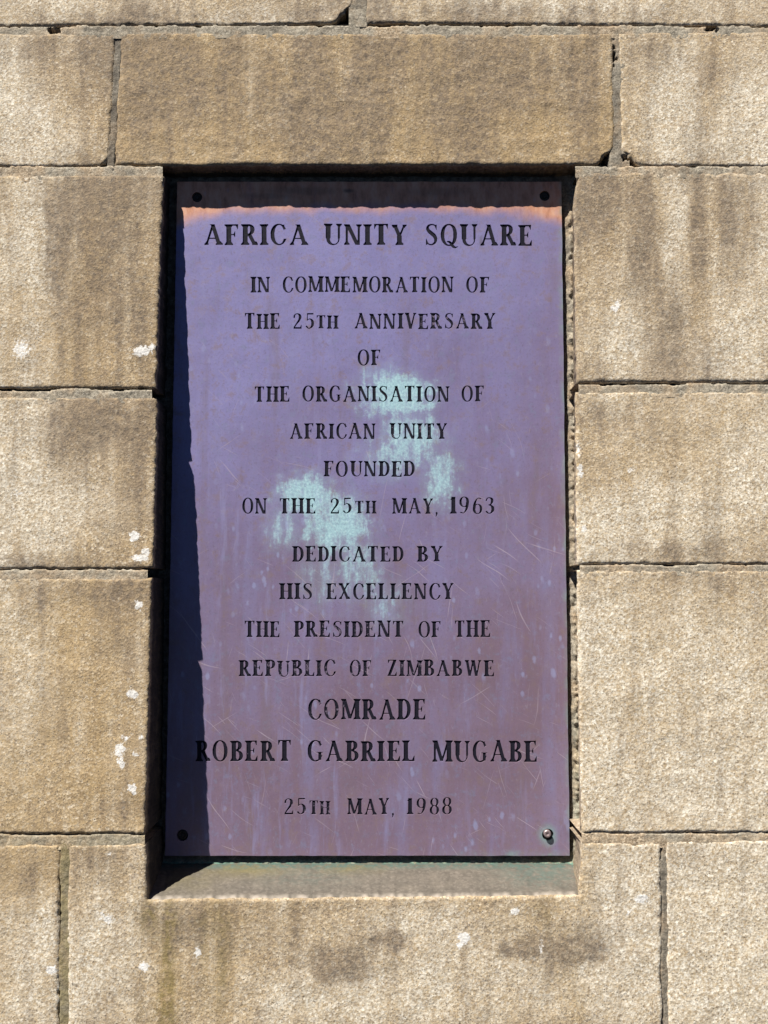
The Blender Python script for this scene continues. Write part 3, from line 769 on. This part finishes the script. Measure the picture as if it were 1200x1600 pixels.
def bronze_material():
    nt = NT('weathered_bronze')
    c = nt.coord()
    n1 = nt.noise(c, 6, 6, 0.62)
    streak = nt.noise(nt.map(c, (30, 30, 4.0)), 1.0, 5, 0.6)
    fine = nt.noise(c, 260, 4, 0.65)
    sx, sy, sz = [o for o in (lambda s: (nt.l(c, s.inputs[0]), s.outputs)[1])(nt.n('ShaderNodeSeparateXYZ'))]
    # violet oxide, browner towards the foot; warm bounced light is painted as copper under the lintel
    high = nt.step(nt.math('ADD', sz, nt.math('MULTIPLY', nt.math('SUBTRACT', n1, .5), .7)), 0.05, 0.95)
    high = nt.math('SUBTRACT', high, nt.step(sx, 0.0, 0.34, 0, 0.3), clamp=True)
    base = nt.mix(high, nt.ramp(n1, [(0.3, (0.195, 0.128, 0.18)), (0.7, (0.24, 0.175, 0.265))]), nt.ramp(n1, [(0.3, (0.205, 0.187, 0.40)), (0.7, (0.258, 0.245, 0.51))]))
    mott = nt.noise(c, 48, 6, .72)
    base = nt.mix(nt.step(mott, .50, .66, 0, .6), base, (0.225, 0.155, 0.16))
    base = nt.mix(nt.step(mott, .47, .32, 0, .55), base, (0.215, 0.235, 0.37))
    mot2 = nt.noise(nt.map(c, (1, 1, .55), (2, 0, 5)), 150, 5, .75)
    base = nt.mix(nt.step(mot2, .54, .70, 0, .45), base, (0.31, 0.29, 0.40))
    base = nt.mix(nt.step(mot2, .44, .30, 0, .5), base, (0.135, 0.10, 0.135))
    base = nt.mix(nt.step(streak, 0.45, 0.72, 0, 0.45), base, (0.235, 0.225, 0.42))
    base = nt.mix(nt.step(streak, 0.50, 0.28, 0, 0.5), base, (0.20, 0.15, 0.18))
    base = nt.mix(nt.step(fine, 0.52, 0.72, 0, 0.55), base, (0.16, 0.125, 0.18))
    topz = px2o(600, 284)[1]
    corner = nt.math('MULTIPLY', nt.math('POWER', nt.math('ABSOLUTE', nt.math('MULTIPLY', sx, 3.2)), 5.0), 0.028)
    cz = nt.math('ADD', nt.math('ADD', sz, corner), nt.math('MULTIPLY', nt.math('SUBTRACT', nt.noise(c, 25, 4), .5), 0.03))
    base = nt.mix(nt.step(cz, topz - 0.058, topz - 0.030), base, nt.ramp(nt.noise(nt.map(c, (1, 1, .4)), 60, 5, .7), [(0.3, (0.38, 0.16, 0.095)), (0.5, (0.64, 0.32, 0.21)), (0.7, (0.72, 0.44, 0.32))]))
    dist = nt.math('MULTIPLY', nt.math('SUBTRACT', nt.noise(c, 38, 4, 0.7), 0.5), 1.6)
    def blobs(lst, wob=1.0):
        acc = None
        for px, py, rx, ry, a in lst:
            ox, oz = px2o(px, py)
            dx = nt.math('MULTIPLY', nt.math('SUBTRACT', sx, ox), 1000.0 / rx)
            dz = nt.math('MULTIPLY', nt.math('SUBTRACT', sz, oz), 1000.0 / ry)
            r = nt.math('SQRT', nt.math('ADD', nt.math('MULTIPLY', dx, dx), nt.math('MULTIPLY', dz, dz)))
            r = nt.math('ADD', r, nt.math('MULTIPLY', dist, wob))
            m = nt.step(r, 1.35, 0.25, 0.0, a)
            acc = m if acc is None else nt.math('MAXIMUM', acc, m)
        return acc
    drip = nt.noise(nt.map(c, (55, 55, 7)), 1.0, 4, 0.65)
    green = blobs([(620, 618, 68, 44, 1.0), (590, 590, 40, 24, .5), (640, 685, 60, 60, .85), (690, 740, 34, 60, .75), (610, 715, 55, 40, .6), (480, 775, 55, 40, .95), (525, 820, 60, 62, .9), (445, 825, 36, 45, .55),
                   (560, 890, 45, 65, .6), (500, 900, 40, 55, .45), (600, 940, 40, 45, .35)])
    brk = nt.math('ADD', nt.math('MULTIPLY', nt.math('SUBTRACT', drip, .5), 1.5), nt.math('MULTIPLY', nt.math('SUBTRACT', nt.noise(nt.map(c, (1, 1, .6)), 95, 6, .72), .5), 1.3))
    soft = nt.math('MULTIPLY', green, nt.step(drip, .25, .65, .15, .5))
    green = nt.math('MULTIPLY', nt.step(nt.math('ADD', green, brk), 0.2, 1.0), nt.step(green, 0.02, 0.3, 0, .92))
    green = nt.math('MAXIMUM', green, soft)
    base = nt.mix(green, base, nt.ramp(fine, [(0.3, (0.24, 0.37, 0.47)), (0.55, (0.38, 0.62, 0.68)), (0.75, (0.60, 0.82, 0.86))]))
    # pale run-off marks and dried drops
    def drops(scale, loc, th, lo, hi, rot=0.0):
        v = nt.vor(nt.map(nt.map(c, rot=(0, rot, 0)), scale, loc), 1.0)
        keep = nt.step(sep(nt, v.outputs['Color'])[1], th, th + .04)
        return nt.math('MULTIPLY', nt.step(nt.math('ADD', v.outputs['Distance'], nt.math('MULTIPLY', dist, .3)), hi, lo), keep)
    d1 = drops((48, 1, 22), (3, 0, 9), 0.72, 0.08, 0.22, 0.15)
    d2 = drops((70, 1, 40), (13, 0, 4), 0.80, 0.1, 0.26)
    lower = nt.step(sz, 0.95, 0.45, 0.25, 1.0)
    dm = nt.math('MULTIPLY', nt.math('MAXIMUM', d1, d2), nt.math('MULTIPLY', nt.math('MULTIPLY', lower, nt.step(nt.noise(c, 9, 2), .42, .6)), 0.5))
    base = nt.mix(dm, base, (0.33, 0.36, 0.60))
    veil = nt.math('MULTIPLY', nt.step(drip, 0.53, 0.75), nt.math('MULTIPLY', lower, nt.step(sx, .12, -.15, .25, .5)))
    base = nt.mix(veil, base, (0.30, 0.30, 0.54))
    # scratches, three families of fine lines
    wv = nt.n('ShaderNodeTexNoise'); nt.l(c, wv.inputs['Vector']); wv.inputs['Scale'].default_value = 5
    wa = nt.n('ShaderNodeVectorMath', operation='MULTIPLY_ADD'); nt.l(wv.outputs['Color'], wa.inputs[0]); wa.inputs[1].default_value = (.06, .06, .06); nt.l(c, wa.inputs[2])
    cw_ = wa.outputs[0]
    sc = None
    for i, (ang, k, th) in enumerate(((-0.62, 300, .685), (-0.85, 330, .69), (-1.25, 310, .69), (0.55, 330, .71), (-0.4, 300, .70), (1.35, 300, .70))):
        nz = nt.noise(nt.map(nt.map(cw_, rot=(0, ang, 0)), (8, 1, k), (7 * i + 1, 0, 3 * i)), 1.0, 2, 0.5)
        m = nt.step(nz, th, th + .035)
        sc = m if sc is None else nt.math('MAXIMUM', sc, m)
    sc = nt.math('MULTIPLY', sc, nt.math('MULTIPLY', nt.step(sz, 0.8, 0.35, 0.18, 0.75), nt.step(n1, .4, .6, .35, 1)))
    base = nt.mix(sc, base, (0.45, 0.38, 0.47))
    # verdigris along the right and bottom rim
    rx_, rz_ = px2o(886, 1290)[0], 0.0
    rim = nt.math('MAXIMUM', nt.step(sx, px2o(876, 1000)[0], px2o(890, 1000)[0]), nt.step(sz, 0.012, 0.002))
    rim = nt.math('MULTIPLY', rim, nt.step(nt.noise(c, 26, 3), 0.42, 0.62, 0.1, .75))
    rim = nt.math('MULTIPLY', rim, nt.step(sx, 0.05, 0.3))
    base = nt.mix(rim, base, (0.24, 0.34, 0.33))
    ring_ = blobs([(856, 1305, 15, 17, .8)], .5)
    base = nt.mix(ring_, base, (0.22, 0.36, 0.35))
    base = nt.mix(blobs([(545, 298, 9, 4, .8), (470, 298, 60, 8, .35), (420, 306, 50, 6, .3), (690, 300, 60, 8, .25), (752, 378, 4, 9, .45)], .8), base, (0.10, 0.075, 0.065))
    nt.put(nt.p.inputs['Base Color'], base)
    nt.put(nt.p.inputs['Metallic'], nt.math('SUBTRACT', 0.12, nt.math('MULTIPLY', green, 0.12), clamp=True))
    nt.put(nt.p.inputs['Roughness'], nt.math('ADD', nt.math('MULTIPLY', mott, 0.25), nt.math('ADD', 0.34, nt.math('MULTIPLY', green, 0.25))))
    b = nt.bump(nt.noise(c, 14, 3), 0.25, 0.004)
    b = nt.bump(fine, 0.16, 0.0008, b)
    nt.l(b, nt.p.inputs['Normal'])
    return nt.m

def fill_material():
    nt = NT('black_letter_fill')
    c = nt.coord()
    n = nt.noise(c, 210, 4, 0.7)
    sx, sy, sz = (lambda s: (nt.l(c, s.inputs[0]), s.outputs)[1])(nt.n('ShaderNodeSeparateXYZ'))
    zone = nt.noise(c, 15, 3)
    acc = None
    for px, py, rx, ry in ((545, 982, 85, 22), (450, 1045, 70, 25), (560, 1045, 30, 20), (640, 1045, 40, 18), (640, 672, 45, 22), (505, 1040, 40, 20), (700, 500, 50, 18), (510, 1108, 40, 22), (490, 1262, 45, 22)):
        ox, oz = px2o(px, py)
        dx = nt.math('MULTIPLY', nt.math('SUBTRACT', sx, ox), 1000.0 / rx); dz = nt.math('MULTIPLY', nt.math('SUBTRACT', sz, oz), 1000.0 / ry)
        r = nt.math('ADD', nt.math('MULTIPLY', dx, dx), nt.math('MULTIPLY', dz, dz))
        m = nt.step(r, 1.5, 0.1)
        acc = m if acc is None else nt.math('MAXIMUM', acc, m)
    lost = nt.math('ADD', nt.math('MULTIPLY', acc, 0.16), nt.math('ADD', n, nt.math('MULTIPLY', nt.math('SUBTRACT', zone, .5), .25)))
    lost = nt.step(lost, 0.69, 0.80)
    base = nt.mix(nt.math('MULTIPLY', lost, .85), nt.mix(n, (0.006, 0.006, 0.012), (0.02, 0.019, 0.032)), (0.20, 0.16, 0.23))
    nt.put(nt.p.inputs['Base Color'], base)
    nt.put(nt.p.inputs['Roughness'], 0.6)
    nt.p.inputs['Specular IOR Level'].default_value = 0.12
    nt.l(nt.bump(n, 0.4, 0.001), nt.p.inputs['Normal'])
    return nt.m

def metal_material(name, a, b, rough, metal):
    nt = NT(name); c = nt.coord()
    n = nt.noise(c, 320, 4, 0.65)
    nt.put(nt.p.inputs['Base Color'], nt.mix(n, a, b))
    nt.put(nt.p.inputs['Roughness'], rough); nt.put(nt.p.inputs['Metallic'], metal)
    nt.l(nt.bump(n, 0.5, 0.0008), nt.p.inputs['Normal'])
    return nt.m

BRONZE, FILL = bronze_material(), fill_material()
DARKMETAL = metal_material('blackened_screw', (0.02, 0.018, 0.018), (0.06, 0.05, 0.045), 0.6, 0.5)
STUD = metal_material('worn_bronze_stud', (0.34, 0.24, 0.24), (0.46, 0.40, 0.42), 0.42, 0.6)

# plate outline, sawn a little unevenly
def edge(a, b, n, amp, seed):
    t = np.linspace(0, 1, n, endpoint=False)
    p = a[None, [0, 2]] * (1 - t)[:, None] + b[None, [0, 2]] * t[:, None]
    d = (b - a)[[0, 2]]; nrm = np.array([-d[1], d[0]]) / np.hypot(*d)
    return p + (amp * gnoise(t * n * .45, t * 0, seed) * (np.minimum(t, 1 - t) * 30).clip(0, 1))[:, None] * nrm
outline = np.vstack([edge(c_tl, c_tr, 60, .0006, 1), edge(c_tr, c_br, 90, .0006, 2), edge(c_br, c_bl, 60, .0006, 3), edge(c_bl, c_tl, 90, .0006, 4)])
HOLES = [(308, 308, 8.3), (851, 306, 8.3), (856, 1304, 8.8), (285, 1305, 8.6)]
def circle(px, py, r, n=28):
    p = on_plaque(np.array(float(px)), np.array(float(py)))
    a = np.linspace(0, 2 * math.pi, n, endpoint=False)
    return np.stack([p[0] + r / 1000 * np.cos(a), p[2] + r / 1000 * np.sin(a)], -1)

line_letters = []
for lab, words in LINES:
    lp = []
    for w in words: lp += word_loops(*w)
    line_letters.append(lp)

plate_loops = [outline] + [circle(*h) for h in HOLES] + [l for letters in line_letters for lp in letters for l in lp]
HALF = 0.0040
me, v = curve_mesh(plate_loops, HALF)
nv = np.stack([v[:, 0], HALF - v[:, 2], v[:, 1]], -1)
me.vertices.foreach_set('co', nv.ravel()); me.update()
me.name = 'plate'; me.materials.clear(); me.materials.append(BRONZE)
plate = bpy.data.objects.new('plate', me); col.objects.link(plate); plate.parent = plaque

for (lab, words), letters in zip(LINES, line_letters):
    allp = np.vstack([l for lp in letters for l in lp])
    ln = bpy.data.objects.new('inscription_line', None); ln.empty_display_size = 0.02
    col.objects.link(ln); ln.parent = plaque
    if lab: ln['label'] = lab
    for lp in letters:
        me, v = curve_mesh(lp, 0.0)
        nv = np.stack([v[:, 0], 0.0016 - v[:, 2], v[:, 1]], -1)
        me.vertices.foreach_set('co', nv.ravel()); me.update()
        V0 = [tuple(p) for p in nv]; F0 = [tuple(p.vertices) for p in me.polygons]; nfl = len(F0)
        for l_ in lp:                                    # chamfer round every contour
            e = np.roll(l_, -1, 0) - l_; e /= np.linalg.norm(e, axis=1)[:, None] + 1e-12
            n1_ = np.stack([e[:, 1], -e[:, 0]], -1); nn = n1_ + np.roll(n1_, 1, 0)
            nn /= np.maximum((nn * nn).sum(1)[:, None] / 2, 0.55)
            q_ = l_ + 0.00038 * nn; b0 = len(V0); m = len(l_)
            V0 += [(a[0] - OX, 0.00002, a[1] - OZ) for a in l_] + [(a[0] - OX, 0.0007, a[1] - OZ) for a in q_]
            F0 += [(b0 + k, b0 + (k + 1) % m, b0 + m + (k + 1) % m, b0 + m + k) for k in range(m)]
        bpy.data.meshes.remove(me)
        me = bpy.data.meshes.new('engraved_letter'); me.from_pydata(V0, [], F0)
        me.materials.append(FILL); me.materials.append(BRONZE)
        me.polygons.foreach_set('material_index', [0] * nfl + [1] * (len(F0) - nfl)); me.update()
        o = bpy.data.objects.new('engraved_letter', me); col.objects.link(o); o.parent = ln

def lathe(profile, cx, cz, n=28, slot=None):
    """profile: (radius mm, y mm), nose first; y is depth behind the plate face"""
    V_, F_ = [], []
    for r, y in profile:
        for k in range(n):
            a = 2 * math.pi * k / n; V_.append((cx + r / 1000 * math.cos(a), y / 1000, cz + r / 1000 * math.sin(a)))
    for i in range(len(profile) - 1):
        for k in range(n): F_.append((i * n + k, i * n + (k + 1) % n, (i + 1) * n + (k + 1) % n, (i + 1) * n + k))
    F_.append(tuple(range(n - 1, -1, -1)))
    return V_, F_

def screw(px, py, profile, mat, label=None):
    p = on_plaque(np.array(float(px)), np.array(float(py)))
    V_, F_ = lathe(profile, p[0], p[2])
    o = mesh_obj('screw', V_, [tuple(f) for f in F_], mat, plaque, plaque_base)
    for pl_ in o.data.polygons: pl_.use_smooth = False
    if label: o['label'] = label
    return o, p
for px, py, r in (HOLES[0], HOLES[1], HOLES[3]):
    screw(px, py, [(1.2, 1.7), (2.6, 1.9), (3.0, 3.0), (5.0, 2.0), (7.2, 2.6), (7.9, 4.2), (8.0, 12)], DARKMETAL)
st, p = screw(854.5, 1301.5, [(1.0, -5.2), (2.2, -5.6), (2.8, -6.8), (4.6, -6.8), (5.5, -5.9), (5.6, -1.0), (5.5, 14)], STUD, 'bare bronze stud standing proud of the lower corner')
hp = on_plaque(np.array(856.), np.array(1304.))
V_, F_ = lathe([(5.6, 4.6), (8.7, 5.0), (8.7, 9)], hp[0], hp[2])
mesh_obj('washer', V_, [tuple(f) for f in F_[:-1]], DARKMETAL, st, plaque_base)
